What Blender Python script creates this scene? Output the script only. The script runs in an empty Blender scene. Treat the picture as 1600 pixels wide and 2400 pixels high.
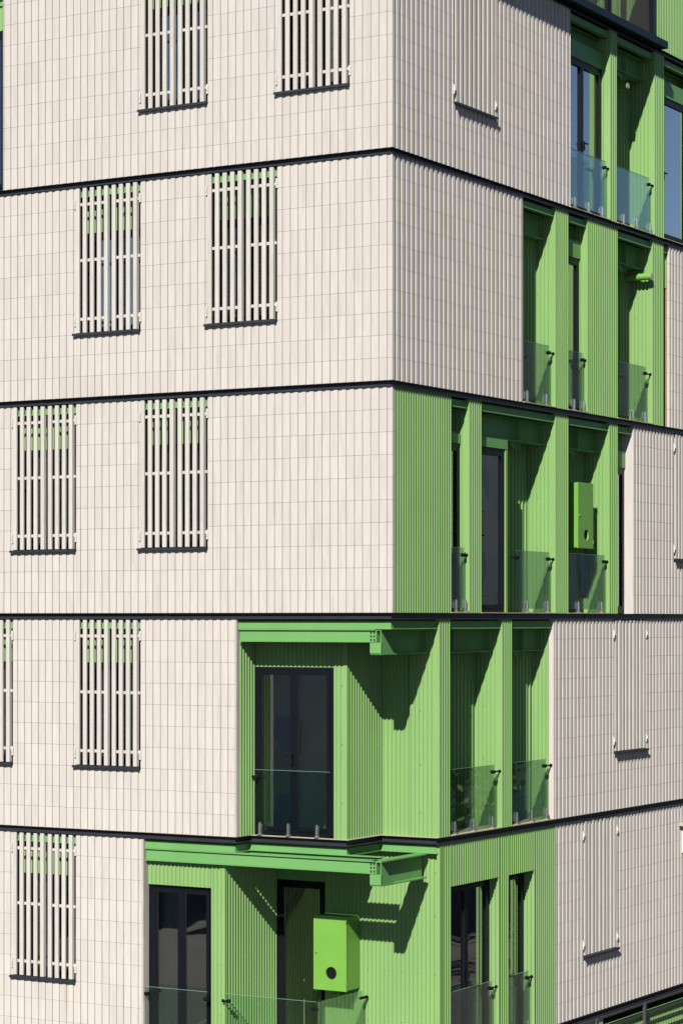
import bpy, bmesh, math, random
from mathutils import Vector
random.seed(7)
R = math.radians
# ------------------------------------------------------------------ camera, sky, sun
ZB = 9.4                      # height of the camera above the street
TH = R(30.53)
def W(u, v, z):               # u: leftwards along the left facade, v: along the right facade, z: relative to eye level
    return (-u, v, z + ZB)
scn = bpy.context.scene
C = scn.collection
cam_d = bpy.data.cameras.new("camera"); cam = bpy.data.objects.new("camera", cam_d); C.objects.link(cam)
D, XC = 32.5, 119 / 5752 * 32.5
cu = -math.sin(TH) * D + math.cos(TH) * XC
cv = -math.cos(TH) * D - math.sin(TH) * XC
cam.location = W(cu, cv, 0)
cam.rotation_euler = (R(90), 0, TH)
cam_d.sensor_fit = 'VERTICAL'; cam_d.sensor_height = 36; cam_d.lens = 5752 / 2400 * 36
cam_d.shift_y = 251 / 2400
cam_d.clip_start = 0.5; cam_d.clip_end = 3000
scn.camera = cam
SUN = Vector((1.0, -3.35, 2.65)).normalized()
wd = bpy.data.worlds.new("World"); scn.world = wd; wd.use_nodes = True
nt = wd.node_tree; nt.nodes.clear()
sky = nt.nodes.new('ShaderNodeTexSky'); sky.sky_type = 'NISHITA'; sky.sun_disc = False
sky.sun_elevation = math.asin(SUN.z); sky.sun_rotation = math.atan2(SUN.x, SUN.y)
sky.altitude = 2500; sky.dust_density = 0.2; sky.air_density = 0.9; sky.ozone_density = 1.5
bg = nt.nodes.new('ShaderNodeBackground'); bg.inputs[1].default_value = 0.05
wo = nt.nodes.new('ShaderNodeOutputWorld')
nt.links.new(sky.outputs[0], bg.inputs[0]); nt.links.new(bg.outputs[0], wo.inputs[0])
sl = bpy.data.lights.new("sun", 'SUN'); sl.energy = 5.0; sl.angle = R(0.5); sl.color = (1, 0.94, 0.84)
so = bpy.data.objects.new("sun", sl); C.objects.link(so)
so.rotation_euler = SUN.to_track_quat('Z', 'Y').to_euler(); so.location = (10, -30, 40)
scn.view_settings.view_transform = 'Standard'; scn.view_settings.look = 'None'
scn.view_settings.exposure = 1.02; scn.view_settings.gamma = 1; scn.view_settings.use_curve_mapping = False

# ------------------------------------------------------------------ materials
def mat(name, col, rough=0.5, var=0.0, scale=(3, 3, 3), metal=0.0, spec=0.5, bump=0.0, dirt=None, islands=0.0, grain=None, droug=0.0):
    m = bpy.data.materials.new(name); m.use_nodes = True
    n = m.node_tree.nodes; l = m.node_tree.links; b = n['Principled BSDF']
    b.inputs['Base Color'].default_value = (*col, 1); b.inputs['Roughness'].default_value = rough
    b.inputs['Diffuse Roughness'].default_value = droug; b.inputs['Metallic'].default_value = metal; b.inputs['Specular IOR Level'].default_value = spec
    if var or dirt or islands:
        g = n.new('ShaderNodeNewGeometry'); mp = n.new('ShaderNodeMapping'); mp.inputs['Scale'].default_value = scale
        l.new(g.outputs['Position'], mp.inputs[0])
        nz = n.new('ShaderNodeTexNoise'); nz.inputs['Scale'].default_value = 1; nz.inputs['Detail'].default_value = 6
        nz.inputs['Roughness'].default_value = 0.62
        l.new(mp.outputs[0], nz.inputs[0])
        mr = n.new('ShaderNodeMapRange'); mr.inputs[1].default_value = 0.3; mr.inputs[2].default_value = 0.7
        mr.inputs[3].default_value = 1 - var; mr.inputs[4].default_value = 1 + var
        l.new(nz.outputs[0], mr.inputs[0])
        fac = mr.outputs[0]
        if islands:
            oi = n.new('ShaderNodeObjectInfo')
            ad = n.new('ShaderNodeMath'); ad.operation = 'ADD'
            l.new(g.outputs['Random Per Island'], ad.inputs[0]); l.new(oi.outputs['Random'], ad.inputs[1])
            fr = n.new('ShaderNodeMath'); fr.operation = 'FRACT'; l.new(ad.outputs[0], fr.inputs[0])
            m2 = n.new('ShaderNodeMapRange'); m2.inputs[3].default_value = 1 - islands; m2.inputs[4].default_value = 1 + islands * 0.6
            l.new(fr.outputs[0], m2.inputs[0])
            mu = n.new('ShaderNodeMath'); mu.operation = 'MULTIPLY'; l.new(fac, mu.inputs[0]); l.new(m2.outputs[0], mu.inputs[1])
            fac = mu.outputs[0]
        vm = n.new('ShaderNodeVectorMath'); vm.operation = 'SCALE'; vm.inputs[0].default_value = col
        l.new(fac, vm.inputs['Scale'])
        out = vm.outputs[0]
        if dirt:
            dc, ds, lo, hi, amt = dirt
            mp2 = n.new('ShaderNodeMapping'); mp2.inputs['Scale'].default_value = ds; l.new(g.outputs['Position'], mp2.inputs[0])
            n2 = n.new('ShaderNodeTexNoise'); n2.inputs['Scale'].default_value = 1; n2.inputs['Detail'].default_value = 8
            l.new(mp2.outputs[0], n2.inputs[0])
            r2 = n.new('ShaderNodeMapRange'); r2.inputs[1].default_value = lo; r2.inputs[2].default_value = hi
            r2.inputs[3].default_value = 0; r2.inputs[4].default_value = amt
            l.new(n2.outputs[0], r2.inputs[0])
            mx = n.new('ShaderNodeMix'); mx.data_type = 'RGBA'
            l.new(r2.outputs[0], mx.inputs[0]); l.new(out, mx.inputs[6]); mx.inputs[7].default_value = (*dc, 1)
            out = mx.outputs[2]
        l.new(out, b.inputs['Base Color'])
        if bump:
            bp = n.new('ShaderNodeBump'); bp.inputs['Strength'].default_value = bump; bp.inputs['Distance'].default_value = 0.01
            l.new(nz.outputs[0], bp.inputs['Height']); l.new(bp.outputs[0], b.inputs['Normal'])
    return m
def glassmat(name, tint, refl, rough=0.0, bump=0.0):
    m = bpy.data.materials.new(name); m.use_nodes = True
    n = m.node_tree.nodes; l = m.node_tree.links; n.clear()
    o = n.new('ShaderNodeOutputMaterial'); t = n.new('ShaderNodeBsdfTransparent'); t.inputs[0].default_value = (*tint, 1)
    g = n.new('ShaderNodeBsdfGlossy'); g.inputs['Roughness'].default_value = rough
    f = n.new('ShaderNodeFresnel'); f.inputs[0].default_value = 1.5
    mm = n.new('ShaderNodeMath'); mm.operation = 'MULTIPLY'; mm.inputs[1].default_value = refl; mm.use_clamp = True
    l.new(f.outputs[0], mm.inputs[0])
    mx = n.new('ShaderNodeMixShader'); l.new(mm.outputs[0], mx.inputs[0]); l.new(t.outputs[0], mx.inputs[1]); l.new(g.outputs[0], mx.inputs[2])
    if bump:
        ge = n.new('ShaderNodeNewGeometry'); nz = n.new('ShaderNodeTexNoise'); nz.inputs['Scale'].default_value = 1.3; nz.inputs['Detail'].default_value = 1
        l.new(ge.outputs['Position'], nz.inputs[0])
        bp = n.new('ShaderNodeBump'); bp.inputs['Strength'].default_value = bump; bp.inputs['Distance'].default_value = 0.02
        l.new(nz.outputs[0], bp.inputs['Height']); l.new(bp.outputs[0], g.inputs['Normal']); 
    l.new(mx.outputs[0], o.inputs[0])
    return m
M = {}
M['tile'] = mat('cream_brick_tile', (0.350, 0.331, 0.319), 0.78, 0.075, (34, 34, 2.6), spec=0.2, droug=0.35, islands=0.045,
                dirt=((0.26, 0.21, 0.17), (9, 9, 0.9), 0.54, 0.8, 0.4), bump=0.08)
M['mortar'] = mat('brown_mortar', (0.16, 0.11, 0.075), 0.9, 0.15, (5, 5, 5))
M['edge'] = mat('grey_wall_edge', (0.26, 0.24, 0.225), 0.85, 0.1, (8, 8, 3))
M['slat'] = mat('whitewashed_slat', (0.33, 0.317, 0.302), 0.7, 0.10, (30, 30, 3), droug=0.35, islands=0.07, dirt=((0.45, 0.38, 0.30), (14, 14, 4), 0.6, 0.8, 0.45))
M['white'] = mat('white_paint', (0.42, 0.415, 0.40), 0.4, 0.03)
M['dark'] = mat('anthracite_steel', (0.016, 0.018, 0.024), 0.42, 0.15, (4, 4, 9), spec=0.3)
M['rail'] = mat('grey_steel_rail', (0.035, 0.035, 0.038), 0.5, 0.1)
M['frame'] = mat('dark_window_frame', (0.004, 0.005, 0.008), 0.35, 0.1, spec=0.15)
M['green'] = mat('green_corrugated_steel', (0.136, 0.243, 0.090), 0.36, 0.05, (3, 3, 0.7), spec=0.12, dirt=((0.165, 0.28, 0.11), (2, 2, 0.35), 0.5, 0.8, 0.5))
M['beam'] = mat('green_painted_steel', (0.090, 0.222, 0.074), 0.42, 0.06, (2, 2, 2), spec=0.15)
M['box'] = mat('green_cabinet_paint', (0.10, 0.24, 0.036), 0.4, 0.04, (3, 3, 3))
M['cement'] = mat('pale_cement_sill', (0.27, 0.25, 0.17), 0.8, 0.1, (6, 6, 6))
M['inner'] = mat('interior_wall', (0.36, 0.34, 0.24), 0.9, 0.1)
M['room'] = mat('olive_reflection_tone', (0.42, 0.40, 0.27), 0.9, 0.1)  # olive stands in for the reflection in the corner door's glass
M['added_curtain'] = mat('added_grey_curtain', (0.35, 0.37, 0.38), 0.9, 0.1, (20, 20, 0.2))
M['chrome'] = mat('brushed_stainless', (0.75, 0.75, 0.76), 0.33, 0.05, metal=1.0)
M['black'] = mat('black_fittings_and_gap', (0.004, 0.004, 0.004), 0.8, spec=0.1)
M['pane'] = glassmat('window_glass', (0.92, 0.95, 0.93), 5.2, 0.0, 0.16)
M['glass'] = glassmat('balustrade_glass', (0.885, 0.965, 0.93), 0.6, 0.0, 0.05)
M['gedge'] = mat('glass_edge_highlight', (0.13, 0.24, 0.18), 0.3, 0.03)  # glint on the pane's top edge put into the colour
M['bark'] = mat('bark', (0.09, 0.07, 0.05), 0.9, 0.2)
M['leaf'] = mat('leaves', (0.06, 0.09, 0.03), 0.6, 0.4, (1.5, 1.5, 1.5))
M['mesh'] = mat('expanded_metal', (0.16, 0.16, 0.15), 0.5, metal=0.4)
M['ground'] = mat('asphalt', (0.05, 0.049, 0.047), 0.9, 0.2, (0.8, 0.8, 0.8))
M['pave'] = mat('pavement_slabs', (0.14, 0.13, 0.12), 0.9, 0.15, (1.5, 1.5, 1.5))
M['brick'] = mat('tan_render', (0.62, 0.50, 0.34), 0.9, 0.12, (0.7, 0.7, 0.7))
M['brick2'] = mat('grey_render', (0.55, 0.52, 0.44), 0.9, 0.12, (0.7, 0.7, 0.7))
M['lav'] = mat('lavender_grey_panel', (0.30, 0.31, 0.38), 0.5, 0.05)

# ------------------------------------------------------------------ mesh builder
class MB:
    def __init__(s): s.v = []; s.f = []
    def add(s, vs, fs):
        n = len(s.v); s.v += [tuple(x) for x in vs]; s.f += [tuple(n + i for i in f) for f in fs]; return s
    def box(s, u0, u1, v0, v1, z0, z1):
        u0, u1 = sorted((u0, u1)); v0, v1 = sorted((v0, v1)); z0, z1 = sorted((z0, z1))
        vs = [(u, v, z) for u in (u0, u1) for v in (v0, v1) for z in (z0, z1)]
        return s.add(vs, [(0, 1, 3, 2), (4, 6, 7, 5), (0, 4, 5, 1), (2, 3, 7, 6), (0, 2, 6, 4), (1, 5, 7, 3)])
    def prism(s, poly, z0, z1):                 # polygon in (u, v)
        n = len(poly)
        vs = [(u, v, z0) for u, v in poly] + [(u, v, z1) for u, v in poly]
        return s.add(vs, [tuple(range(n)), tuple(range(2 * n - 1, n - 1, -1))] + [(i, (i + 1) % n, n + (i + 1) % n, n + i) for i in range(n)])
    def plate(s, pts, d):                       # flat polygon given in 3D, thickened by the vector d
        n = len(pts)
        vs = list(pts) + [(p[0] + d[0], p[1] + d[1], p[2] + d[2]) for p in pts]
        return s.add(vs, [tuple(range(n)), tuple(range(2 * n - 1, n - 1, -1))] + [(i, (i + 1) % n, n + (i + 1) % n, n + i) for i in range(n)])
    def cyl(s, a, b, r, n=14):
        a, b = Vector(a), Vector(b); d = (b - a).normalized()
        x = d.orthogonal().normalized(); y = d.cross(x)
        vs = []
        for c in (a, b):
            for i in range(n):
                t = 2 * math.pi * i / n; vs.append(tuple(c + (x * math.cos(t) + y * math.sin(t)) * r))
        return s.add(vs, [tuple(range(n)), tuple(range(2 * n - 1, n - 1, -1))] + [(i, (i + 1) % n, n + (i + 1) % n, n + i) for i in range(n)])
    def mesh(s, name, material, org=(0, 0, 0), bevel=0):
        me = bpy.data.meshes.new(name)
        ox, oy, oz = org
        vs = [(-u - ox, v - oy, z + ZB - oz) for u, v, z in s.v]
        me.from_pydata(vs, [], s.f); me.materials.append(material)
        bm = bmesh.new(); bm.from_mesh(me); bmesh.ops.recalc_face_normals(bm, faces=bm.faces)
        if bevel: bmesh.ops.bevel(bm, geom=bm.edges[:], offset=bevel, segments=1, affect='EDGES')
        bm.to_mesh(me); bm.free(); return me
    def build(s, name, material, parent=None, loc=None, bevel=0):
        base = Vector((0, 0, 0))
        p = parent
        while p is not None: base += p.location; p = p.parent
        l = Vector(W(*loc)) if loc else base
        me = s.mesh(name, material, tuple(l), bevel)
        o = bpy.data.objects.new(name, me); C.objects.link(o)
        if parent is not None: o.parent = parent
        o.location = l - base
        return o
def empty(name, u, v, z, label, cat, group=None):
    o = bpy.data.objects.new(name, None); C.objects.link(o); o.location = W(u, v, z); o.empty_display_size = 0.2
    o['label'] = label; o['category'] = cat
    if group: o['group'] = group
    return o
def corr(a0, a1, z0, z1, const, axis, pitch=0.068, depth=0.012, back=0.012, phase=0.0):
    """one corrugated sheet: axis 'v' lies on u=const facing -u, axis 'u' lies on v=const facing -v"""
    if axis == 'u' and depth == 0.012: depth = 0.017
    m = MB(); pts = []
    k = math.floor((a0 - phase) / pitch) - 1
    prof = [(0.0, 0.0), (0.32, 0.0), (0.41, 1.0), (0.91, 1.0)]
    xs = []
    while phase + k * pitch < a1 + pitch:
        for f, d in prof: xs.append((phase + (k + f) * pitch, const + d * depth))
        k += 1
    def at(a):
        for (p, q) in zip(xs, xs[1:]):
            if p[0] <= a <= q[0]:
                t = (a - p[0]) / (q[0] - p[0] + 1e-9); return p[1] + (q[1] - p[1]) * t
        return const
    pts = [(a0, at(a0))] + [p for p in xs if a0 + 1e-4 < p[0] < a1 - 1e-4] + [(a1, at(a1))]
    b = const + depth + back
    if axis == 'v': n_ = [(d, a) for a, d in pts]; bk = [(b, a) for a, d in pts]
    else: n_ = [(a, d) for a, d in pts]; bk = [(a, b) for a, d in pts]
    n = len(pts)
    vs = [(p[0], p[1], z) for z in (z0, z1) for p in n_] + [(p[0], p[1], z) for z in (z0, z1) for p in bk]
    fs = []
    for i in range(n - 1):
        fs += [(i, i + 1, n + i + 1, n + i), (2 * n + i, 3 * n + i, 3 * n + i + 1, 2 * n + i + 1),
               (i, 2 * n + i, 2 * n + i + 1, i + 1), (n + i, n + i + 1, 3 * n + i + 1, 3 * n + i)]
    fs += [(0, n, 3 * n, 2 * n), (n - 1, 3 * n - 1, 4 * n - 1, 2 * n - 1)]
    return m.add(vs, fs)
def sweep(path, sec, z):
    """extrude a section (outward offset, height) along a path of (u, v) with mitred corners"""
    m = MB(); n = len(path); ns = []
    for i in range(n - 1):
        du, dv = path[i + 1][0] - path[i][0], path[i + 1][1] - path[i][1]; L = math.hypot(du, dv); ns.append((-dv / L, du / L))
    vs = []
    for i in range(n):
        if i == 0: o = ns[0]
        elif i == n - 1: o = ns[-1]
        else: o = (ns[i - 1][0] + ns[i][0], ns[i - 1][1] + ns[i][1])
        for a, h in sec: vs.append((path[i][0] + o[0] * a, path[i][1] + o[1] * a, z + h))
    k = len(sec); fs = [tuple(range(k)), tuple((n - 1) * k + j for j in range(k - 1, -1, -1))]
    for i in range(n - 1):
        for j in range(k): fs.append((i * k + j, i * k + (j + 1) % k, (i + 1) * k + (j + 1) % k, (i + 1) * k + j))
    return m.add(vs, fs)

# ------------------------------------------------------------------ levels
H = 3.085
def Z(k): return 0.085 + H * k
B = empty('apartment_building', 0, 0, -ZB, 'cream tiled apartment block with bright green corrugated recesses and dark floor bands', 'building')
UE, VE = 8.3, 14.5            # how far the two facades run
PATH = [(UE, 0), (0, 0), (0, VE)]
PATH1 = [(UE, 0), (2.46, 0), (2.46, 0.35), (0.885, 0.35), (0.885, 1.27), (0, 1.27), (0, VE)]
paths = {3: PATH, 2: PATH, 1: PATH, 0: PATH, -1: PATH1, -2: PATH}
for k in range(-2, 4):
    p = paths[k]
    sweep(p, [(-0.14, -0.001), (-0.001, -0.001), (-0.001, -0.007), (-0.052, -0.007), (-0.052, -0.074), (0.014, -0.074), (0.014, -0.085), (-0.14, -0.085)], Z(k)).build('floor_band', M['dark'], B)
    if k > -2:
        sweep(p, [(-0.11, -0.115), (-0.05, -0.115), (-0.05, -0.205), (-0.028, -0.205), (-0.028, -0.22), (-0.11, -0.22)], Z(k)).build('edge_channel', M['beam'], B)
    # the floor slab behind the band
    inner = []
    q = [(UE, 0.145), (0.145, 0.145), (0.145, VE)] if k != -1 else [(UE, 0.145), (2.6, 0.145), (2.6, 0.495), (1.03, 0.495), (1.03, 1.415), (0.145, 1.415), (0.145, VE)]
    MB().prism(q + [(UE, VE)], Z(k) - 0.08, Z(k) - 0.004).build('floor_slab', M['inner'], B)
    # ledge on top of the channel (seen in the recesses)
    sweep(p, [(-0.60, -0.006), (-0.60, 0.004), (-0.002, 0.004), (-0.002, -0.0005), (-0.05, -0.0005), (-0.05, -0.006)], Z(k)).build('recess_ledge', M['cement'], B) if k in (-1,) else None

for k in (-2, 0, 1, 2, 3):
    for a in (2.9, 5.8): MB().box(a, a + 0.05, 0.046, 0.0515, Z(k) - 0.073, Z(k) - 0.008).build('joint_plate', M['dark'], B)
    for a in (3.1, 6.1, 9.2): MB().box(0.046, 0.0515, a, a + 0.05, Z(k) - 0.073, Z(k) - 0.008).build('joint_plate', M['dark'], B)
# ------------------------------------------------------------------ tiled walls
TL, TR, TZ, TD, REC = 0.1257, 0.131, 0.30, 0.045, 0.010
cand = []                     # every tile: (size on the picture, wall, a0, a1, z0, z1, whole)
def fpx(u, v): return 5752 / (D + math.sin(TH) * u + math.cos(TH) * v)
def tile_wall(wall, a0, a1, k, holes=(), z0=None, z1=None):
    zb = Z(k) if z0 is None else z0; zt = Z(k) + 3.0 if z1 is None else z1
    pitch, off = (TL, 0.0812) if wall == 'L' else (TR, 0.070)
    i = math.floor((a0 - off) / pitch) - 1
    while off + i * pitch < a1:
        x0, x1 = off + i * pitch, off + (i + 1) * pitch
        xa, xb = max(x0, a0), min(x1, a1); i += 1
        if xb - xa < 0.012: continue
        for r in range(10):
            y0, y1 = zb + r * TZ, zb + (r + 1) * TZ
            y1 = min(y1, zt)
            segs = [(xa, xb)]
            for (h0, h1, g0, g1) in holes:
                if g0 - 0.01 < y0 + 0.1 and y1 - 0.1 < g1 + 0.01:
                    ns_ = []
                    for s0, s1 in segs:
                        if h1 <= s0 or h0 >= s1: ns_.append((s0, s1)); continue
                        if h0 - s0 > 0.012: ns_.append((s0, h0))
                        if s1 - h1 > 0.012: ns_.append((h1, s1))
                    segs = ns_
            for s0, s1 in segs:
                u, v = (s0, 0) if wall == 'L' else (0, s0)
                px = fpx(u, v) * (s1 - s0) * (0.87 if wall == 'L' else 0.5)
                x, y = 800 + fpx(u, v) * (XC - math.cos(TH) * u + math.sin(TH) * v), 1451 - fpx(u, v) * (y0 + .15)
                vis = -10 < x < 1610 and -20 < y < 2420
                cand.append((px if vis else 0, wall, s0, s1, y0, y1, x0, x1))
def tile_geo(m, wall, s0, s1, y0, y1, x0, x1):
    g, gz = (0.0034 if wall == 'L' else 0.0022), 0.0016
    REC = 0.010 if wall == 'L' else 0.016
    split = x0 + (0.55 if wall == 'L' else 0.45) * (x1 - x0)
    # left wall: proud part first (right side of the tile), then the recess; right wall: recess first, then the proud part
    a, b = s0 + (g if s0 - x0 < 1e-4 else 0), s1 - (g if x1 - s1 < 1e-4 else 0)
    if wall == 'L': prof = [(a, 0), (split, 0), (split, REC), (b, REC)]
    else: prof = [(a, REC), (split, REC), (split, 0), (b, 0)]
    if split <= a + 0.004: prof = [(a, prof[3][1]), (b, prof[3][1])]
    elif split >= b - 0.004: prof = [(a, prof[0][1]), (b, prof[0][1])]
    n = len(prof)
    poly = prof + [(b, TD), (a, TD)]
    z0, z1 = y0 + gz, y1 - gz
    N = len(poly)
    P3 = (lambda a_, d_, z_: (a_, d_, z_)) if wall == 'L' else (lambda a_, d_, z_: (d_, a_, z_))
    vs = [P3(p[0], p[1], z0) for p in poly] + [P3(p[0], p[1], z1) for p in poly]
    fs = [(i, (i + 1) % N, N + (i + 1) % N, N + i) for i in range(N) if i != n]
    fs += [tuple(range(N)), tuple(range(2 * N - 1, N - 1, -1))]
    m.add(vs, fs)
def backing(wall, a0, a1, z0, z1, mt='mortar', d0=None, d1=0.20):
    d0 = TD - 0.012 if d0 is None else d0
    m = MB()
    if wall == 'L': m.box(a0, a1, d0, d1, z0, z1)
    else: m.box(d0, d1, a0, a1, z0, z1)
    return m
HOLE = {('L', 2): [(0.655, 1.80), (2.935, 4.06)], ('L', 1): [(1.80, 2.94), (4.067, 5.196)], ('L', 0): [(2.935, 4.067), (5.192, 6.325)],
        ('L', -1): [(4.067, 5.196), (6.33, 7.46)], ('L', -2): [(5.196, 6.33)],
        ('R', 2): [(1.736, 2.985)], ('R', 0): [(9.52, 10.77)], ('R', -1): [(7.10, 8.35)], ('R', -2): [(5.96, 7.20)]}
WALLS = [('L', 2, 0.0, 6.504), ('L', 1, 0.0, UE), ('L', 0, 0.0, UE), ('L', -1, 2.48, UE), ('L', -2, 4.037, UE),
         ('R', 2, 0.046, 5.509), ('R', 1, 0.046, 3.926), ('R', 1, 9.325, VE), ('R', 0, 7.872, VE), ('R', -1, 4.941, VE), ('R', -2, 4.985, VE)]
SILL = 0.90
for wall, k, a0, a1 in WALLS:
    hs = [(h0, h1, Z(k) + SILL, Z(k) + 3.0) for h0, h1 in HOLE.get((wall, k), []) if a0 < h0 < a1]
    tile_wall(wall, a0, a1, k, hs)
    # backing wall, split round the openings
    m = MB(); x = a0 + 0.004 if a0 > 0.1 else (0.034 if wall == 'L' else 0.201)
    cuts = sorted(h[:2] for h in hs)
    def bx(p, q, y0, y1):
        if wall == 'L': m.box(p, q, TD - 0.012, 0.20, y0, y1)
        else: m.box(TD - 0.012, 0.20, p, q, y0, y1)
    for h0, h1 in cuts:
        bx(x, h0 + 0.004, Z(k), Z(k) + 2.995); bx(h0 + 0.004, h1 - 0.004, Z(k), Z(k) + SILL - 0.01); x = h1 - 0.004
    bx(x, a1 - 0.003, Z(k), Z(k) + 2.995)
    m.build('backing_wall', M['mortar'], B)
cand.sort(key=lambda t: -t[0])
cache = {}
for c in cand[:300]:
    _, wall, s0, s1, y0, y1, x0, x1 = c
    key = (wall, round(s0 - x0, 4), round(s1 - s0, 4), round(y1 - y0, 4))
    org = (s0, 0, y0) if wall == 'L' else (0, s0, y0)
    if key not in cache:
        m = MB(); tile_geo(m, wall, s0, s1, y0, y1, x0, x1); cache[key] = m.mesh('tile', M['tile'], W(*org))
    o = bpy.data.objects.new('tile', cache[key]); C.objects.link(o); o.parent = B
    o.location = Vector(W(*org)) - B.location
m = MB()
for c in cand[300:]: tile_geo(m, *c[1:])
o = m.build('tile_cladding', M['tile'], B); o['kind'] = 'stuff'

SC = MB()
def screws(a0, a1, zs, d):
    for z in zs:
        a = a0
        while a < a1: SC.cyl((a, d - 0.003, z), (a, d + 0.0, z), 0.007, 6); a += 0.264
# ------------------------------------------------------------------ windows and glazed doors
def glazed(name, axis, const, a0, a1, z0, z1, leaves=1, fw=0.05, lw=0.055, face=-1, handle=True, added_curtain=None, pmat='pane'):
    """frame at depth const; axis 'u' faces -v, axis 'v' faces -u"""
    def bx(m, p, q, d0, d1, y0, y1):
        if axis == 'u': m.box(p, q, d0, d1, y0, y1)
        else: m.box(d0, d1, p, q, y0, y1)
    m = MB(); c = const
    bx(m, a0, a0 + fw, c, c + 0.07, z0, z1); bx(m, a1 - fw, a1, c, c + 0.07, z0, z1)
    bx(m, a0 + fw, a1 - fw, c, c + 0.07, z1 - fw, z1); bx(m, a0 + fw, a1 - fw, c, c + 0.07, z0, z0 + fw)
    w = (a1 - a0 - 2 * fw) / leaves
    fr = m.build(name, M['frame'], B)
    for i in range(leaves):
        p, q = a0 + fw + i * w + 0.002, a0 + fw + (i + 1) * w - 0.002; y0, y1 = z0 + fw + 0.002, z1 - fw - 0.002
        l = MB(); d = c - 0.012 + 0.006 * (i % 2)
        bx(l, p, p + lw, d, d + 0.06, y0, y1); bx(l, q - lw, q, d, d + 0.06, y0, y1)
        bx(l, p + lw, q - lw, d, d + 0.06, y1 - lw, y1); bx(l, p + lw, q - lw, d, d + 0.06, y0, y0 + lw)
        l.build('sash', M['frame'], fr)
        g = MB(); bx(g, p + lw + 0.001, q - lw - 0.001, d + 0.03, d + 0.036, y0 + lw + 0.001, y1 - lw - 0.001); g.build('pane', M[pmat], fr)
    if handle:
        h = MB(); hx = a0 + fw + w * (1 if leaves > 1 else 0.06)
        bx(h, hx + 0.01, hx + 0.035, c - 0.045, c - 0.0125, z0 + 0.98, z0 + 1.12); bx(h, hx + 0.01, hx + 0.12, c - 0.06, c - 0.046, z0 + 1.08, z0 + 1.10)
        h.build('handle', M['black'], fr)
    if added_curtain:
        cm = MB(); ca, cb = added_curtain; n = 14
        for i in range(n):
            s0, s1 = ca + (cb - ca) * i / n, ca + (cb - ca) * (i + 1) / n; o_ = 0.02 * (i % 2)
            bx(cm, s0, s1, c + 0.22 + o_, c + 0.235 + o_, z0 + 0.05, z1 - 0.03)
        cm.build('added_curtain', M['added_curtain'], fr)  # pale folds added for the light bands reflected in the glass
    return fr

def sheet(*a, **kw):
    mt = kw.pop('mt', 'green'); nm = kw.pop('name', 'corrugated_panel')
    return corr(*a, **kw).build(nm, M[mt], B)

# ------------------------------------------------------------------ openings with slatted shutters
SH = {}
def shutter(wall, k, a0, a1, label, group):
    zt, zs = Z(k) + 3.0, Z(k) + SILL
    L = wall == 'L'
    def bx(m, p, q, d0, d1, y0, y1):
        if L: m.box(p, q, d0, d1, y0, y1)
        else: m.box(d0, d1, p, q, y0, y1)
    org = ((a0 + a1) / 2, 0, zs) if L else (0, (a0 + a1) / 2, zs)
    t = empty('slatted_shutter', *org, label, 'shutter', group)
    w = a1 - a0; sw = 0.064 if L else 0.070
    # nine slats: in screen order five on the left leaf, four on the right leaf
    for i in range(9):
        if L:
            x = a1 - 0.008 - sw - i * (w - sw - 0.075) / 8 - (0.012 if i > 4 else 0)
        else:
            x = a0 + 0.055 + i * (w - sw - 0.09) / 8 + (0.010 if i > 4 else 0)
        thick = (0.05 if i in (4, 8) else 0.020) if L else (0.045 if i in (4, 8) else 0.028)
        m = MB(); j = random.uniform(-0.003, 0.003)
        bx(m, x, x + sw, -0.004 + j, thick, zs + 0.022, zt - 0.012 + random.uniform(-0.003, 0.003)); m.build('slat', M['slat'], t)
    for h in (0.20, 1.04, 1.84):
        for (p, q) in (((a0 + 0.02, a0 + w * 0.42), (a0 + w * 0.50, a1 - 0.03)) if L else ((a0 + 0.02, a0 + w * 0.52), (a0 + w * 0.57, a1 - 0.01))):
            m = MB(); bx(m, p, q, 0.0285 if not L else 0.0235, 0.05 if not L else 0.04, zs + h, zs + h + 0.04); m.build('cross_bar', M['slat'], t)
    for h in (0.12, 1.80):
        for p, q in ((a0 - 0.018, a0 + 0.006), (a1 - 0.004, a1 + 0.016)):
            m = MB(); bx(m, p, q, -0.016, -0.001, zs + h, zs + h + 0.13); bx(m, p + 0.006, q - 0.006, -0.028, -0.0165, zs + h + 0.045, zs + h + 0.10)
            m.build('hinge_bracket', M['white'], t)
    # sill and the window behind belong to the house
    m = MB(); bx(m, a0 - 0.006, a1 + 0.03, -0.042, 0.16, zs - 0.006, zs + 0.012); bx(m, a0 - 0.006, a1 + 0.03, -0.047, -0.0425, zs - 0.022, zs + 0.012)
    m.build('window_sill', M['dark'], B)
    c = 0.225; head = Z(k) + 2.38
    sheet(a0, a1, head, zt - 0.02, c, 'u' if L else 'v')
    glazed('window', 'u' if L else 'v', c + 0.02, a0, a1, zs + 0.015, head - 0.004, 2, handle=False, added_curtain=None)
    m = MB()
    for p, q in ((a0 - 0.02, a0), (a1, a1 + 0.02)): bx(m, p, q, 0.203, c + 0.1, zs, zt - 0.01)
    m.build('window_reveal', M['beam'], B)
gl, gr_ = 'slatted shutters of the wide cream facade', 'slatted shutters of the ribbed right facade'
shutter('L', 2, 0.655, 1.80, 'top floor slatted shutter nearest the building corner, cut by the top edge', gl)
shutter('L', 2, 2.935, 4.06, 'top floor slatted shutter on the far left, cut by the top edge', gl)
shutter('L', 1, 1.80, 2.94, 'full slatted shutter directly under the second dark band, nearer the building corner', gl)
shutter('L', 1, 4.067, 5.196, 'full slatted shutter directly under the second dark band, farther from the corner', gl)
shutter('L', 0, 2.935, 4.067, 'middle floor slatted shutter left of the blank cream wall', gl)
shutter('L', 0, 5.192, 6.325, 'middle floor slatted shutter closest to the left picture edge', gl)
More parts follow.
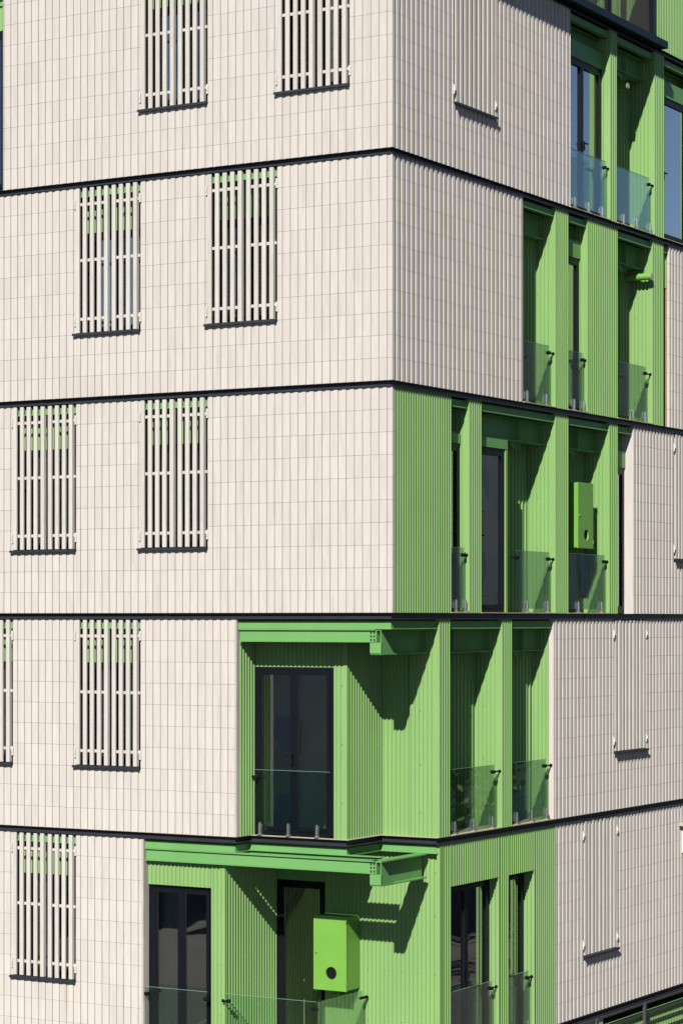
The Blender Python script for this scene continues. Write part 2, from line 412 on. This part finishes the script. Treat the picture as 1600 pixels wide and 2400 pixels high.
shutter('L', -1, 4.067, 5.196, 'slatted shutter left of the green corner balcony with glazed double door', gl)
shutter('L', -1, 6.33, 7.46, 'slatted shutter half cut off by the left picture edge', gl)
shutter('L', -2, 5.196, 6.33, 'lowest slatted shutter of the wide cream facade, at bottom left', gl)
shutter('R', 2, 1.736, 2.985, 'slatted shutter high on the ribbed wall right of the building corner', gr_)
shutter('R', 0, 9.52, 10.77, 'slatted shutter cut off by the right picture edge', gr_)
shutter('R', -1, 7.10, 8.35, 'slatted shutter on ribbed wall right of the glass balustrades, one floor above the lowest', gr_)
shutter('R', -2, 5.96, 7.20, 'lowest slatted shutter, on ribbed wall above the grey railing', gr_)

# ------------------------------------------------------------------ right facade: recesses and fins
def front(v0, v1, k, z0=None, z1=None, u=0.0, trim=True):
    z0 = Z(k) + 0.001 if z0 is None else z0; z1 = Z(k) + 2.997 if z1 is None else z1
    return sheet(v0, v1, z0, z1, u, 'v', phase=v0 + 0.01)
def fin(v0, v1, k, depth):
    """a corrugated pier: ribbed front on the facade line, sunlit ribbed side facing the wide facade"""
    z0, z1 = Z(k) + 0.001, Z(k) + 2.997
    front(v0 + 0.0, v1, k)
    sheet(0.085, depth, z0 + 0.003, z1 - 0.003, v0 + 0.002, 'u', pitch=0.066)
    screws(0.045, depth - 0.05, (z0 + 0.35, z0 + 1.0, z0 + 1.75, z0 + 2.4), v0 - 0.004)
    MB().box(0.004, 0.084, v0 - 0.004, v0 + 0.028, z0, z1 - 0.001).build('corner_trim', M['green'], B)
    MB().box(0.032, depth, v0 + 0.033, v1 - 0.003, z0, z1).build('pier_core', M['beam'], B)
    MB().box(0.03, depth, v1 - 0.002, v1 + 0.004, z0, z1).build('pier_side', M['green'], B)
def beam_right(k, v0, v1):
    zt, zb = Z(k) - 0.222, Z(k) - 0.56
    m = MB(); m.box(0.268, 0.282, v0, v1, zb + 0.018, zt - 0.018)
    m.box(0.19, 0.36, v0, v1, zb, zb + 0.018); m.box(0.19, 0.36, v0, v1, zt - 0.018, zt)
    return m.build('steel_beam', M['beam'], B)
def stiff(k, v):
    zt, zb = Z(k) - 0.24, Z(k) - 0.542
    m = MB(); m.box(0.195, 0.2675, v - 0.007, v + 0.007, zb, zt); m.build('stiffener', M['beam'], B)
    g = MB(); z = Z(k) - 0.561
    g.plate([(0.235, v - 0.30, z), (0.235, v, z), (0.235, v, z - 0.11), (0.235, v - 0.14, z - 0.11)], (0.014, 0, 0))
    g.box(0.20, 0.2345, v - 0.012, v, z - 0.11, z); g.build('gusset_plate', M['beam'], B)
def back(v0, v1, k, d, z0=None, z1=None):
    z0 = Z(k) if z0 is None else z0; z1 = Z(k) + 2.99 if z1 is None else z1
    return sheet(v0, v1, z0, z1, d, 'v', pitch=0.112, depth=0.03, name='recess_back_panel')
def ceiling(v0, v1, k, d):
    MB().box(0.112, d, v0, v1, Z(k) + 2.988, Z(k) + 2.999).build('recess_soffit', M['beam'], B)
def ledge(v0, v1, k, d):
    MB().box(-0.012, d, v0, v1, Z(k) - 0.0008, Z(k) + 0.012).build('recess_ledge', M['cement'], B)
def shallow(v0, v1, k, d, hh, leaves=1, added_curtain=None, w1=None):
    """door close to the facade line, flat green header over it, open beam zone above"""
    hd = Z(k) + 2.375
    glazed('glazed_door', 'v', d, v0 + 0.004, (w1 or v1) - 0.002, Z(k) + 0.014, hd, leaves, added_curtain=added_curtain)
    MB().box(d - 0.02, d + 0.03, v0, v1 - 0.001, hd + 0.004, hd + hh).build('door_header', M['beam'], B)
    back(v0, v1, k, 0.45, hd + hh - 0.02)
    MB().box(d + 0.0305, 0.48, v0, v1, hd + hh - 0.04, hd + hh - 0.021).build('header_shelf', M['beam'], B)
# F2
shallow(5.512, 6.98, 2, 0.16, 0.265, 2, (6.3, 6.75)); ledge(5.512, 6.98, 2, 0.15)
fin(6.98, 7.249, 2, 0.47)
back(7.252, 8.73, 2, 0.453); ledge(7.252, 8.73, 2, 0.44); ceiling(7.252, 8.73, 2, 0.45)
fin(8.73, 9.099, 2, 0.47)
shallow(9.102, 10.35, 2, 0.10, 0.265, 1); ledge(9.102, 10.35, 2, 0.09)
front(10.35, VE, 2)
# F1
back(3.93, 5.0, 1, 0.33); ledge(3.93, 5.0, 1, 0.32); ceiling(3.93, 5.0, 1, 0.33)
fin(5.0, 5.433, 1, 0.48)
shallow(5.436, 6.138, 1, 0.15, 0.265, 1); ledge(5.436, 6.138, 1, 0.14)
fin(6.138, 7.24, 1, 0.48)
back(7.243, 8.642, 1, 0.415); ledge(7.243, 8.642, 1, 0.40); ceiling(7.243, 8.642, 1, 0.41)
fin(8.642, 9.064, 1, 0.45)
glazed('window', 'v', 0.09, 9.066, 9.322, Z(1) + 0.012, Z(1) + 2.3, 1, handle=False)
sheet(9.066, 9.322, Z(1) + 2.304, Z(1) + 2.995, 0.06, 'v')
# F0
MB().box(0.034, 0.1, 0.205, 1.655, Z(0), Z(0) + 2.995).build('backing_wall', M['beam'], B)
front(0.075, 1.661, 0)
MB().box(0.002, 0.30, 0.046, 0.0735, Z(0) + 0.001, Z(0) + 2.997).build('corner_trim', M['edge'], B)
shallow(1.664, 2.209, 0, 0.16, 0.14, 1); ledge(1.664, 2.209, 0, 0.15)
fin(2.209, 2.567, 0, 0.47)
shallow(2.57, 3.612, 0, 0.13, 0.14, 1, w1=3.545); ledge(2.57, 3.612, 0, 0.12)
MB().box(0.11, 0.47, 3.546, 3.612, Z(0), Z(0) + 2.37).build('door_jamb', M['green'], B)
back(3.60, 5.0, 0, 0.469); ledge(3.613, 5.0, 0, 0.45); ceiling(2.57, 5.0, 0, 0.46)
fin(5.0, 5.433, 0, 0.48)
back(5.436, 6.948, 0, 0.455); ledge(5.436, 6.948, 0, 0.44); ceiling(5.436, 6.948, 0, 0.45)
fin(6.948, 7.257, 0, 0.48)
glazed('window', 'v', 0.16, 7.262, 7.86, Z(0) + 0.012, Z(0) + 2.33, 1, handle=False)
MB().box(0.14, 0.2, 7.262, 7.868, Z(0) + 2.334, Z(0) + 2.60).build('door_header', M['beam'], B)
MB().box(0.215, 0.3, 7.262, 7.868, Z(0) + 2.60, Z(0) + 2.99).build('door_header', M['beam'], B)
MB().box(0.004, 0.215, 7.862, 7.8755, Z(0), Z(0) + 2.996).build('tile_return', M['tile'], B)
# F-1
fin(1.324, 1.661, -1, 0.47)
back(1.664, 3.228, -1, 0.442); ledge(1.664, 3.228, -1, 0.43); ceiling(1.664, 3.228, -1, 0.44)
fin(3.228, 3.557, -1, 0.48)
back(3.56, 4.94, -1, 0.345); ledge(3.56, 4.936, -1, 0.33); ceiling(3.56, 4.93, -1, 0.34)
sheet(0.082, 0.345, Z(-1) + 0.014, Z(-1) + 2.99, 4.915, 'u', pitch=0.066)
MB().box(0.002, 0.081, 4.925, 4.944, Z(-1), Z(-1) + 2.996).build('tile_return', M['tile'], B)
# F-2: ribbed front with two openings cut through it
zb2, zh2, zt2 = Z(-2) + 0.001, Z(-2) + 2.385, Z(-2) + 2.997
front(1.345, 1.661, -2); front(1.661, 3.12, -2, zh2, zt2); front(3.12, 3.433, -2); front(3.433, 4.273, -2, zh2, zt2); front(4.273, 4.985, -2)
for v0, v1, d, lv in ((1.661, 3.12, 0.16, 2), (3.433, 4.273, 0.18, 1)):
    glazed('glazed_door', 'v', d, v0 + 0.002, v1 - 0.002, Z(-2) + 0.014, zh2 - 0.01, lv)
    sheet(0.045, d + 0.04, zb2, zh2, v1 + 0.001, 'u', pitch=0.066)
    MB().box(0.0, 0.044, v1 - 0.003, v1 + 0.02, zb2, zh2 - 0.002).build('corner_trim', M['green'], B)
    MB().box(0.032, d + 0.08, v0 - 0.02, v0, zb2, zh2).build('pier_side', M['green'], B)
    MB().box(0.032, d + 0.08, v0, v1, zh2 + 0.002, zh2 + 0.03).build('header_shelf', M['beam'], B)
    ledge(v0, v1, -2, d - 0.01)
for k, v0 in ((3, 5.6), (2, 4.0), (1, 1.8), (0, 0.045), (-1, 0.045)):
    beam_right(k, v0, VE if k > -1 else 1.30)
for k, v in ((3, 5.98), (3, 8.02), (2, 4.32), (2, 8.02), (1, 4.2), (1, 6.2), (0, 2.1), (0, 4.3)): stiff(k, v)

# ------------------------------------------------------------------ the cut-out corner, F-1
k = -1; z0, z1 = Z(k) + 0.001, Z(k) + 2.997
MB().box(2.453, 2.476, 0.001, 0.10, z0, z1).build('wall_end', M['edge'], B)
sheet(0.078, 0.447, z0, z1, 2.44, 'v', phase=0.09)
hd = Z(k) + 2.336
glazed('glazed_door', 'u', 0.447, 1.168, 2.438, Z(k) + 0.02, hd, 2, added_curtain=None)
screws(0.13, 0.93, (z0 + 0.15, z0 + 1.25, z0 + 2.3), 1.386); screws(1.03, 1.16, (z0 + 0.5, z0 + 1.3, z0 + 2.1), 0.43)
sheet(1.168, 2.438, hd + 0.003, z1, 0.44, 'u')
sheet(1.0, 1.166, z0, z1, 0.43, 'u', pitch=0.066)
MB().box(0.945, 0.999, 0.428, 0.46, z0, z1).build('corner_trim', M['green'], B)
sheet(0.461, 1.385, z0, z1, 0.943, 'v', phase=0.47)
sheet(0.075, 0.941, z0, z1, 1.386, 'u', pitch=0.066)
MB().box(0.030, 0.074, 1.385, 1.41, z0, z1).build('corner_trim', M['green'], B)
MB().box(0.99, 2.62, 1.75, 1.8, Z(-1) + 0.001, Z(-1) + 2.99).build('added_room_wall', M['room'], B)  # near walls added to catch sun and brighten the corner door's panes
MB().box(2.5, 2.6, 0.53, 1.749, Z(-1) + 0.001, Z(-1) + 2.99).build('added_room_wall', M['room'], B)
MB().box(1.45, 1.72, 1.66, 1.745, Z(-1) + 0.001, Z(-1) + 0.75).build('cupboard', M['added_curtain'], B)
# its sibling below, F-2
k = -2; z0, z1 = Z(k) + 0.001, Z(k) + 2.997
MB().box(4.012, 4.035, 0.002, 0.14, z0, z1).build('wall_end', M['edge'], B)
hd = Z(k) + 2.345
glazed('glazed_door', 'u', 0.16, 2.945, 4.008, Z(k) + 0.02, hd, 2, handle=False, added_curtain=(3.66, 3.95))
sheet(2.945, 4.01, hd + 0.004, Z(k) + 2.70, 0.10, 'u')
sheet(2.945, 4.01, Z(k) + 2.701, z1, 0.12, 'u')
sheet(2.76, 2.944, z0, z1, 0.095, 'u', pitch=0.066)
MB().box(2.705, 2.759, 0.093, 0.125, z0, z1).build('corner_trim', M['green'], B)
sheet(0.126, 1.44, z0, z1, 2.704, 'v', phase=0.14)
glazed('glazed_door', 'u', 1.46, 1.885, 2.70, Z(k) + 0.02, hd + 0.02, 1, handle=False)
MB().box(1.885, 2.70, 1.44, 1.50, hd + 0.023, z1).build('door_header', M['beam'], B)
sheet(0.05, 1.884, z0, z1, 1.40, 'u', pitch=0.066)
MB().box(0.002, 0.049, 1.33, 1.42, z0, z1).build('corner_trim', M['green'], B)
MB().box(0.05, 1.884, 1.432, 1.60, z0, z1).build('backing_wall', M['beam'], B)
MB().box(0.05, 0.94, 1.418, 1.60, Z(-1), Z(-1) + 2.99).build('backing_wall', M['beam'], B)
MB().box(-0.01, 4.0, 0.0, 1.5, Z(-2) - 0.01, Z(-2) + 0.008).build('balcony_floor', M['cement'], B)
screws(0.12, 1.25, (z0 + 0.5, z0 + 1.2, z0 + 2.0, z0 + 2.6), 1.40); screws(2.80, 2.92, (z0 + 0.6, z0 + 1.3, z0 + 2.0), 0.095)
# steel frame of the corner: beams along the wide facade, bolted to the cantilevers
for k, ue in ((0, 2.43), (-1, 4.0)):
    zt, zb = Z(k) - 0.222, Z(k) - 0.395
    m = MB(); m.box(0.275, ue, 0.05, 0.064, zb + 0.014, zt - 0.014)
    m.box(0.275, ue, 0.022, 0.15, zb, zb + 0.013); m.box(0.275, ue, 0.022, 0.15, zt - 0.013, zt)
    bm_ = m.build('steel_beam', M['beam'], B)
    for i in range(2):
        for j in range(3):
            b = MB(); x = 0.30 + i * 0.05; zz = zb + 0.035 + j * 0.048
            b.cyl((x, 0.05, zz), (x, 0.036, zz), 0.011, 8); b.build('bolt', M['dark'], bm_)
    m = MB(); m.box(0.19, 0.36, 0.03, 0.0445, Z(k) - 0.542, Z(k) - 0.40)
    m.build('end_plate', M['beam'], B)
    m = MB()
    m.plate([(0.20, 0.05, Z(k) - 0.241), (0.20, 0.05, Z(k) - 0.541), (0.20, 0.40, Z(k) - 0.541)], (0.012, 0, 0)); m.build('gusset_plate', M['beam'], B)

m = MB(); zt, zb = Z(-1) - 0.20, Z(-1) - 0.36
m.box(0.38, 2.66, 0.40, 0.412, zb + 0.013, zt - 0.013); m.box(0.38, 2.66, 0.36, 0.45, zb, zb + 0.012); m.box(0.38, 2.66, 0.36, 0.45, zt - 0.012, zt)
m.build('steel_beam', M['beam'], B)
# ------------------------------------------------------------------ left edge opening of F2 and storey below
glazed('glazed_door', 'u', 0.12, 6.51, 7.75, Z(2) + 0.014, Z(2) + 2.36, 1, handle=False)
sheet(6.51, 7.9, Z(2) + 2.365, Z(2) + 2.70, 0.10, 'u')
MB().box(6.51, 7.9, 0.09, 0.17, Z(2) + 2.72, Z(2) + 2.78).build('door_header', M['beam'], B)
sheet(6.51, 7.9, Z(2) + 2.79, Z(2) + 2.99, 0.12, 'u')
# lowest storey
MB().box(0.05, UE, 0.05, 0.25, -ZB, Z(-2) - 0.09).build('backing_wall', M['edge'], B)
corr(0.3, VE, -ZB, Z(-2) - 0.33, 0.055, 'v').build('corrugated_panel', M['green'], B)
MB().box(0.09, 0.44, 5.3, VE, Z(-2) - 0.33, Z(-2) - 0.09).build('door_header', M['black'], B)  # no door here: black strip paints the shaded gap under the band
MB().cyl((0.05, 5.4, Z(-2) - 0.28), (0.05, VE, Z(-2) - 0.28), 0.022).build('green_rail', M['beam'], B)
MB().box(0.03, 0.05, 5.1, 6.75, Z(-2) - 0.9, Z(-2) - 0.1).build('grey_wall_panel', M['lav'], B)
# inner partitions and far walls so that rooms are dark and closed
MB().box(2.9, 3.0, 2.9, VE, -ZB, Z(3)).build('inner_wall', M['inner'], B)
MB().box(2.9, UE, 2.9, 3.0, -ZB, Z(3)).build('inner_wall', M['inner'], B)
MB().box(0.2, UE, VE, VE + 0.2, -ZB, Z(3)).build('inner_wall', M['inner'], B)
MB().box(UE, UE + 0.2, 0.2, VE, -ZB, Z(3)).build('inner_wall', M['inner'], B)

o = SC.build('screw', M['beam'], B); o['kind'] = 'stuff'
# ------------------------------------------------------------------ roof
MB().box(-0.163, 5.0, -0.163, 8.875, Z(3) - 0.03, Z(3) + 0.085).build('roof_slab', M['frame'], B)  # darker than the bands: grazing-light shade put into its colour
corr(8.60, VE, Z(3) + 0.004, Z(3) + 3.3, 0.03, 'v').build('corrugated_panel', M['green'], B)
corr(0.06, 1.4, Z(3) + 0.09, Z(3) + 3.3, 8.60, 'u').build('corrugated_panel', M['green'], B)
MB().box(1.4, 1.5, 0.2, 8.6, Z(3) + 0.09, Z(3) + 3.3).build('roof_room_wall', M['inner'], B)
MB().box(0.03, 1.5, 4.0, 9.5, Z(3) + 3.3, Z(3) + 3.42).build('roof_slab', M['dark'], B)
t = empty('mesh_screen', -0.05, 7.6, Z(3) + 0.085, 'dark expanded metal screen with black posts on the roof slab', 'screen')
for v in (3.9, 5.35, 6.70, 6.80, 8.38, 8.47):
    MB().box(-0.07, -0.01, v, v + 0.05, Z(3) + 0.086, Z(3) + 2.3).build('post', M['frame'], t)
m = MB(); z = Z(3) + 0.10
while z < Z(3) + 1.6:
    m.plate([(-0.052, 3.9, z), (-0.052, 8.45, z), (-0.030, 8.45, z + 0.018), (-0.030, 3.9, z + 0.018)], (0.004, 0, 0)); z += 0.030
v = 3.9
while v < 8.45:
    m.box(-0.046, -0.036, v, v + 0.007, Z(3) + 0.09, Z(3) + 1.6); v += 0.045
o = m.build('mesh_infill', M['mesh'], t); o['kind'] = 'stuff'

# ------------------------------------------------------------------ glass balustrades
def balustrade(label, axis, c, a0, a1, k, clamps, brackets, extra=None):
    """frameless pane on steel clamps, held by round brackets at its upper corners"""
    L = axis == 'u'
    def P(a, d, z): return (a, d, z) if L else (d, a, z)
    def bx(m, p, q, d0, d1, y0, y1):
        if L: m.box(p, q, d0, d1, y0, y1)
        else: m.box(d0, d1, p, q, y0, y1)
    zf = Z(k) + 0.012
    t = empty('glass_balustrade', *P((a0 + a1) / 2, c, zf), label, 'balustrade', 'frameless glass balustrades')
    m = MB(); bx(m, a0, a1, c - 0.006, c + 0.006, zf + 0.055, zf + 0.90); m.build('glass_pane', M['glass'], t)
    m = MB(); bx(m, a0, a1, c - 0.006, c + 0.006, zf + 0.9003, zf + 0.9035); m.build('edge_highlight', M['gedge'], t)  # opaque strip paints the highlight along the pane's top edge
    for x in clamps:
        m = MB(); bx(m, x - 0.03, x + 0.03, c - 0.05, c + 0.05, zf, zf + 0.012)
        bx(m, x - 0.016, x + 0.016, c - 0.026, c - 0.0065, zf + 0.0125, zf + 0.15); bx(m, x - 0.016, x + 0.016, c + 0.0065, c + 0.026, zf + 0.0125, zf + 0.15)
        bx(m, x - 0.011, x + 0.011, c - 0.022, c - 0.0065, zf + 0.1505, zf + 0.175)
        m.build('clamp', M['chrome'], t)
    for x, e in brackets:
        m = MB(); m.cyl(P(x, c - 0.026, zf + 0.80), P(x, c + 0.026, zf + 0.80), 0.027, 12)
        m.cyl(P(x, c, zf + 0.80), P(e, c, zf + 0.80), 0.012, 10); m.cyl(P(e, c, zf + 0.80), P(e + (0.01 if e > x else -0.01), c, zf + 0.80), 0.025, 12)
        m.build('bracket', M['black'], t)
    return t
balustrade('glass balustrade in front of the glazed double door in the green corner recess', 'u', 0.385, 1.19, 2.40, -1, (2.31, 1.85, 1.39), ((2.38, 2.432),))
balustrade('glass balustrade in front of the door right beside the lowest cream wall', 'u', 0.04, 2.965, 4.0, -2, (3.8, 3.1), ((3.98, 4.01), (2.99, 2.95)))
t = balustrade('glass corner balustrade below the large green cabinet, running back to the wall', 'u', 0.04, 1.20, 2.66, -2, (2.4, 1.9, 1.4), ((2.62, 2.70),))
m = MB(); m.box(1.174, 1.186, 0.05, 1.25, Z(-2) + 0.067, Z(-2) + 0.912); m.build('glass_pane', M['glass'], t)
m = MB(); m.box(1.16, 1.27, 0.02, 0.032, Z(-2) + 0.795, Z(-2) + 0.835); m.cyl((1.18, 1.20, Z(-2) + 0.81), (1.18, 1.38, Z(-2) + 0.81), 0.02); m.build('bracket', M['black'], t)
UG = 0.045
def VX(x, u=UG):
    t_ = (x - 800) / 5752; return (t_ * (D + math.sin(TH) * u) - XC + math.cos(TH) * u) / (math.sin(TH) - t_ * math.cos(TH))
for lab, k, v0, v1, cl, br in (
    ('topmost glass balustrade, beside the end of the high ribbed cream wall', 2, 5.53, 6.90, (1345, 1377, 1409), ((6.84, 6.975),)),
    ('top floor glass balustrade between two green piers, under a dark ribbed recess', 2, 7.27, 8.60, (1459, 1490, 1521), ((8.58, 8.72),)),
    ('glass balustrade of the second floor recess next to the long ribbed cream wall', 1, 3.95, 4.86, (1233, 1278), ((4.84, 4.99),)),
    ('narrow glass balustrade of the second floor door between a slim and a wide green pier', 1, 5.45, 6.06, (1343, 1366), ((6.03, 6.13),)),
    ('glass balustrade below the stubby green flue pipe', 1, 7.27, 8.45, (1481, 1509), ((8.43, 8.635),)),
    ('narrow glass balustrade right of the broad green panel at the building corner', 0, 1.68, 2.13, (1067, 1089), ((2.10, 2.20),)),
    ('glass balustrade right of the tall reflecting door on the middle floor', 0, 3.75, 4.86, (1233, 1281), ((3.78, 3.63), (4.83, 4.99))),
    ('glass balustrade under the narrow green cabinet in the shaded recess', 0, 5.45, 6.85, (1353, 1407), ((6.83, 6.94),)),
    ('glass balustrade right of the green corner recess, with three clamps', -1, 1.68, 3.06, (1064, 1108, 1152), ((3.02, 3.22),)),
    ('glass balustrade touching the lower ribbed cream wall, right of a slim pier', -1, 3.575, 4.74, (1209, 1244, 1279), ((4.70, 4.91),)),
    ('lowest glass balustrade in front of the wide black glazed door', -2, 1.68, 2.98, (1080, 1120), ((2.94, 3.115),)),
    ('lowest glass balustrade in front of the narrow black glazed door', -2, 3.45, 4.16, (1205, 1235), ((4.12, 4.265),))):
    balustrade(lab, 'v', UG, v0, v1, k, [VX(x) for x in cl], br)

# ------------------------------------------------------------------ cabinets, flue pipes, wall box, railing
def cabinet(label, axis, a0, a1, d0, d1, z0, z1, hole, group):
    L = axis == 'u'
    def P(a, d, z): return (a, d, z) if L else (d, a, z)
    def bx(m, p, q, e0, e1, y0, y1):
        if L: m.box(p, q, e0, e1, y0, y1)
        else: m.box(e0, e1, p, q, y0, y1)
    t = empty('boiler_cabinet', *P((a0 + a1) / 2, d1, z0), label, 'cabinet', group)
    m = MB(); bx(m, a0, a1, d0 + 0.03, d1, z0, z1); m.build('body', M['box'], t, bevel=0.004)
    for x in (a0 + 0.12, a0 + 0.24, a0 + 0.34):
        m = MB(); dm = d0 + (d1 - d0) * 0.55; m.cyl(P(x, dm, z0 - 0.09), P(x, dm, z0 - 0.0005), 0.014, 10); m.cyl(P(x, dm - 0.002, z0 - 0.09), P(x, d1, z0 - 0.09), 0.013, 10)
        m.build('pipe', M['beam'], t)
    # door with a round vent opening
    n = 28; ha, hz, hr = hole
    outer = [(a0 - 0.006, z0 - 0.006), (a1 + 0.006, z0 - 0.006), (a1 + 0.006, z1 + 0.006), (a0 - 0.006, z1 + 0.006)]
    ring = [(ha + hr * math.cos(2 * math.pi * (i + .5) / n), hz + hr * math.sin(2 * math.pi * (i + .5) / n)) for i in range(n)]
    bmv = []; fs = []
    def outpt(i):
        ang = 2 * math.pi * (i + .5) / n; cx, cz = math.cos(ang), math.sin(ang); best = 1e9
        for s_, lim in ((cx, (a1 + .006 - ha) if cx > 0 else (a0 - .006 - ha)), (cz, (z1 + .006 - hz) if cz > 0 else (z0 - .006 - hz))):
            if abs(s_) > 1e-6: best = min(best, lim / s_)
        return (ha + cx * best, hz + cz * best)
    outr = [outpt(i) for i in range(n)]
    # snap the nearest ray to each corner
    for c_ in outer:
        j = min(range(n), key=lambda i: (outr[i][0] - c_[0]) ** 2 + (outr[i][1] - c_[1]) ** 2); outr[j] = c_
    m = MB(); vs = []
    for d in (d0, d0 + 0.024):
        vs += [P(x, d, z) for x, z in ring] + [P(x, d, z) for x, z in outr]
    for i in range(n):
        j = (i + 1) % n
        fs += [(i, j, n + j, n + i), (2 * n + i, 3 * n + i, 3 * n + j, 2 * n + j), (i, 2 * n + i, 2 * n + j, j), (n + i, n + j, 3 * n + j, 3 * n + i)]
    m.add(vs, fs); dr = m.build('door', M['box'], t)
    m = MB(); m.cyl(P(ha, d0 + 0.0245, hz), P(ha, d0 + 0.029, hz), hr + 0.01, 24); m.build('vent_opening', M['black'], t)
    m = MB(); lx = a0 + 0.035 if not L else a1 - 0.04
    m.cyl(P(lx, d0 - 0.012, z0 + (z1 - z0) * 0.5), P(lx, d0 - 0.0005, z0 + (z1 - z0) * 0.5), 0.014, 10); m.build('latch', M['chrome'], dr)
    for z in (z0 + 0.07, z1 - 0.10):
        m = MB(); x = a0 - 0.008 if L else a1
        bx(m, x, x + 0.008, d0 - 0.006, d0 + 0.02, z, z + 0.05); m.build('hinge', M['chrome'], dr)
    return t
cabinet('large green metal cabinet with a round black vent, on the shaded lower corner wall', 'u', 1.31, 1.83, 1.02, 1.398, -5.165, -4.14, (1.55, -4.93, 0.088), 'green boiler cabinets')
cabinet('narrow looking green metal cabinet with round vent, high inside the dark middle floor recess', 'v', 5.98, 6.52, 0.09, 0.45, 1.10, 2.10, (6.27, 1.30, 0.085), 'green boiler cabinets')
def flue(label, v, z, ue):
    t = empty('flue_pipe', 0.40, v, z, label, 'pipe', 'green flue pipes')
    MB().cyl((0.42, v, z), (ue, v, z), 0.056, 20).build('pipe', M['box'], t)
    m = MB(); m.cyl((ue - 0.001, v, z), (ue - 0.012, v, z), 0.05, 20); m.build('end_cap', M['edge'], t)
flue('short green flue pipe sticking out into the sun above a glass balustrade', 8.50, 5.56, -0.03)
flue('short green flue pipe hidden in the shade of the topmost recess', 7.90, 8.56, 0.12)
t = empty('wall_box', -0.1, 10.0, -3.9, 'small white lidded box on the ribbed wall at the lower right picture edge', 'box')
MB().box(-0.14, -0.002, 9.83, 10.3, -3.90, -3.45).build('body', M['white'], t, bevel=0.004)
MB().box(-0.17, -0.002, 9.72, 10.4, -3.449, -3.39).build('lid', M['cement'], t, bevel=0.004)

t = empty('steel_railing', -0.05, 8.0, Z(-2) - 1.0, 'dark grey steel railing with horizontal flat bars below the lowest ribbed wall', 'railing')
zr = Z(-2) - 0.088
for v in (4.5, 6.34, 8.19, 10.04, 11.9):
    MB().box(-0.075, -0.035, v - 0.035, v + 0.035, zr - 1.15, zr - 0.002).build('post', M['rail'], t)
m = MB(); m.box(-0.052, -0.030, 2.0, VE, zr - 0.035, zr); m.build('top_rail', M['rail'], t)
for i in range(1, 7):
    m = MB(); z = zr - 0.04 - i * 0.155; m.box(-0.030, -0.022, 2.0, VE, z - 0.022, z + 0.014); m.build('bar', M['rail'], t)

# ------------------------------------------------------------------ the street and what the panes mirror
def struct(name, m, mt):
    o = m.build(name, M[mt]); o['kind'] = 'structure'; return o
struct('ground', MB().box(-900, 900, -900, 900, -ZB - 0.5, -ZB - 0.12), 'ground')
struct('pavement', MB().box(-2.4, 30, -2.4, 60, -ZB - 0.12, -ZB - 0.004), 'pave')
def house(u0, u1, v0, v1, h, mt, label, face):
    t = empty('opposite_house', (u0 + u1) / 2, (v0 + v1) / 2, -ZB - 0.12, label, 'building')
    MB().box(u0, u1, v0, v1, -ZB - 0.12, -ZB + h).build('wall', M[mt], t)
    MB().box(u0 - .3, u1 + .3, v0 - .3, v1 + .3, -ZB + h, -ZB + h + 0.35).build('roof', M['dark'], t)
    a0, a1 = (u0, u1) if face == 'v' else (v0, v1)
    z = 1.2
    wm = bm2 = None
    while z < h - 1.6:
        a = a0 + 1.4
        while a < a1 - 1.8:
            m = MB(); c = MB()
            if face == 'v': m.box(a, a + 1.2, v1, v1 + 0.06, z - ZB, z - ZB + 1.6); c.box(a - .15, a + 1.35, v1, v1 + 0.25, z - ZB - 0.1, z - ZB - .001)
            else: m.box(u1, u1 + 0.06, a, a + 1.2, z - ZB, z - ZB + 1.6); c.box(u1, u1 + 0.25, a - .15, a + 1.35, z - ZB - .1, z - ZB - .001)
            w_ = m.build('window', M['lav'], t); c.build('sill', M['white'], w_)
            a += 3.1
        z += 3.1
house(2, 20, -62, -52, 14.5, 'brick', 'tan house across the street mirrored in the corner doors', 'v')
house(22, 44, -64, -50, 19.5, 'brick2', 'tall grey house across the street mirrored in the left windows', 'v')
house(46, 70, -60, -48, 16, 'brick', 'tan house at the far end across the street', 'v')
house(-40, -27, -6, 20, 22, 'brick2', 'grey block on the near side of the side street', 'u')
house(-40, -26, 22, 48, 24, 'brick', 'tan block across the side street mirrored in the right hand panes', 'u')
house(-42, -27, 50, 84, 23, 'brick2', 'grey block farther along the side street', 'u')

def tree(u, v, h, label):
    t = empty('street_tree', u, v, -ZB - 0.12, label, 'tree', 'trees along the side street')
    m = MB(); m.cyl((u, v, -ZB - 0.12), (u + .1, v, -ZB + h * 0.55), 0.16, 10)
    for i in range(7):
        a = i * 0.9; m.cyl((u + .05, v, -ZB + h * (0.32 + 0.03 * i)), (u + math.cos(a) * h * .22, v + math.sin(a) * h * .22, -ZB + h * (.55 + .04 * i)), 0.05, 6)
    m.build('trunk', M['bark'], t)
    m = MB(); cl = []
    for i in range(26):
        a = random.uniform(0, 6.28); q = random.uniform(.2, 1) * h * .26; cl.append((u + math.cos(a) * q, v + math.sin(a) * q, -ZB + h * random.uniform(.45, 1.0), random.uniform(.5, 1.1)))
    for c in cl:
        for j in range(70):
            d = Vector((random.gauss(0, 1), random.gauss(0, 1), random.gauss(0, .8))) * c[3] * .6
            p = Vector(c[:3]) + d; e = Vector((random.gauss(0, 1), random.gauss(0, 1), random.gauss(0, 1))).normalized() * .16; f = e.orthogonal().normalized() * .1
            m.add([tuple(p - e), tuple(p + f), tuple(p + e), tuple(p - f)], [(0, 1, 2, 3)])
    m.build('crown', M['leaf'], t)
tree(-19, 20, 9.5, 'leafy tree of the side street standing nearest to the grey block')
tree(-20, 29, 12, 'tall leafy tree in front of the tan block of the side street')
tree(-19, 38, 9, 'low leafy tree in front of the tan block of the side street')
tree(12, -36, 8.5, 'leafy tree in front of the tan house across the street')
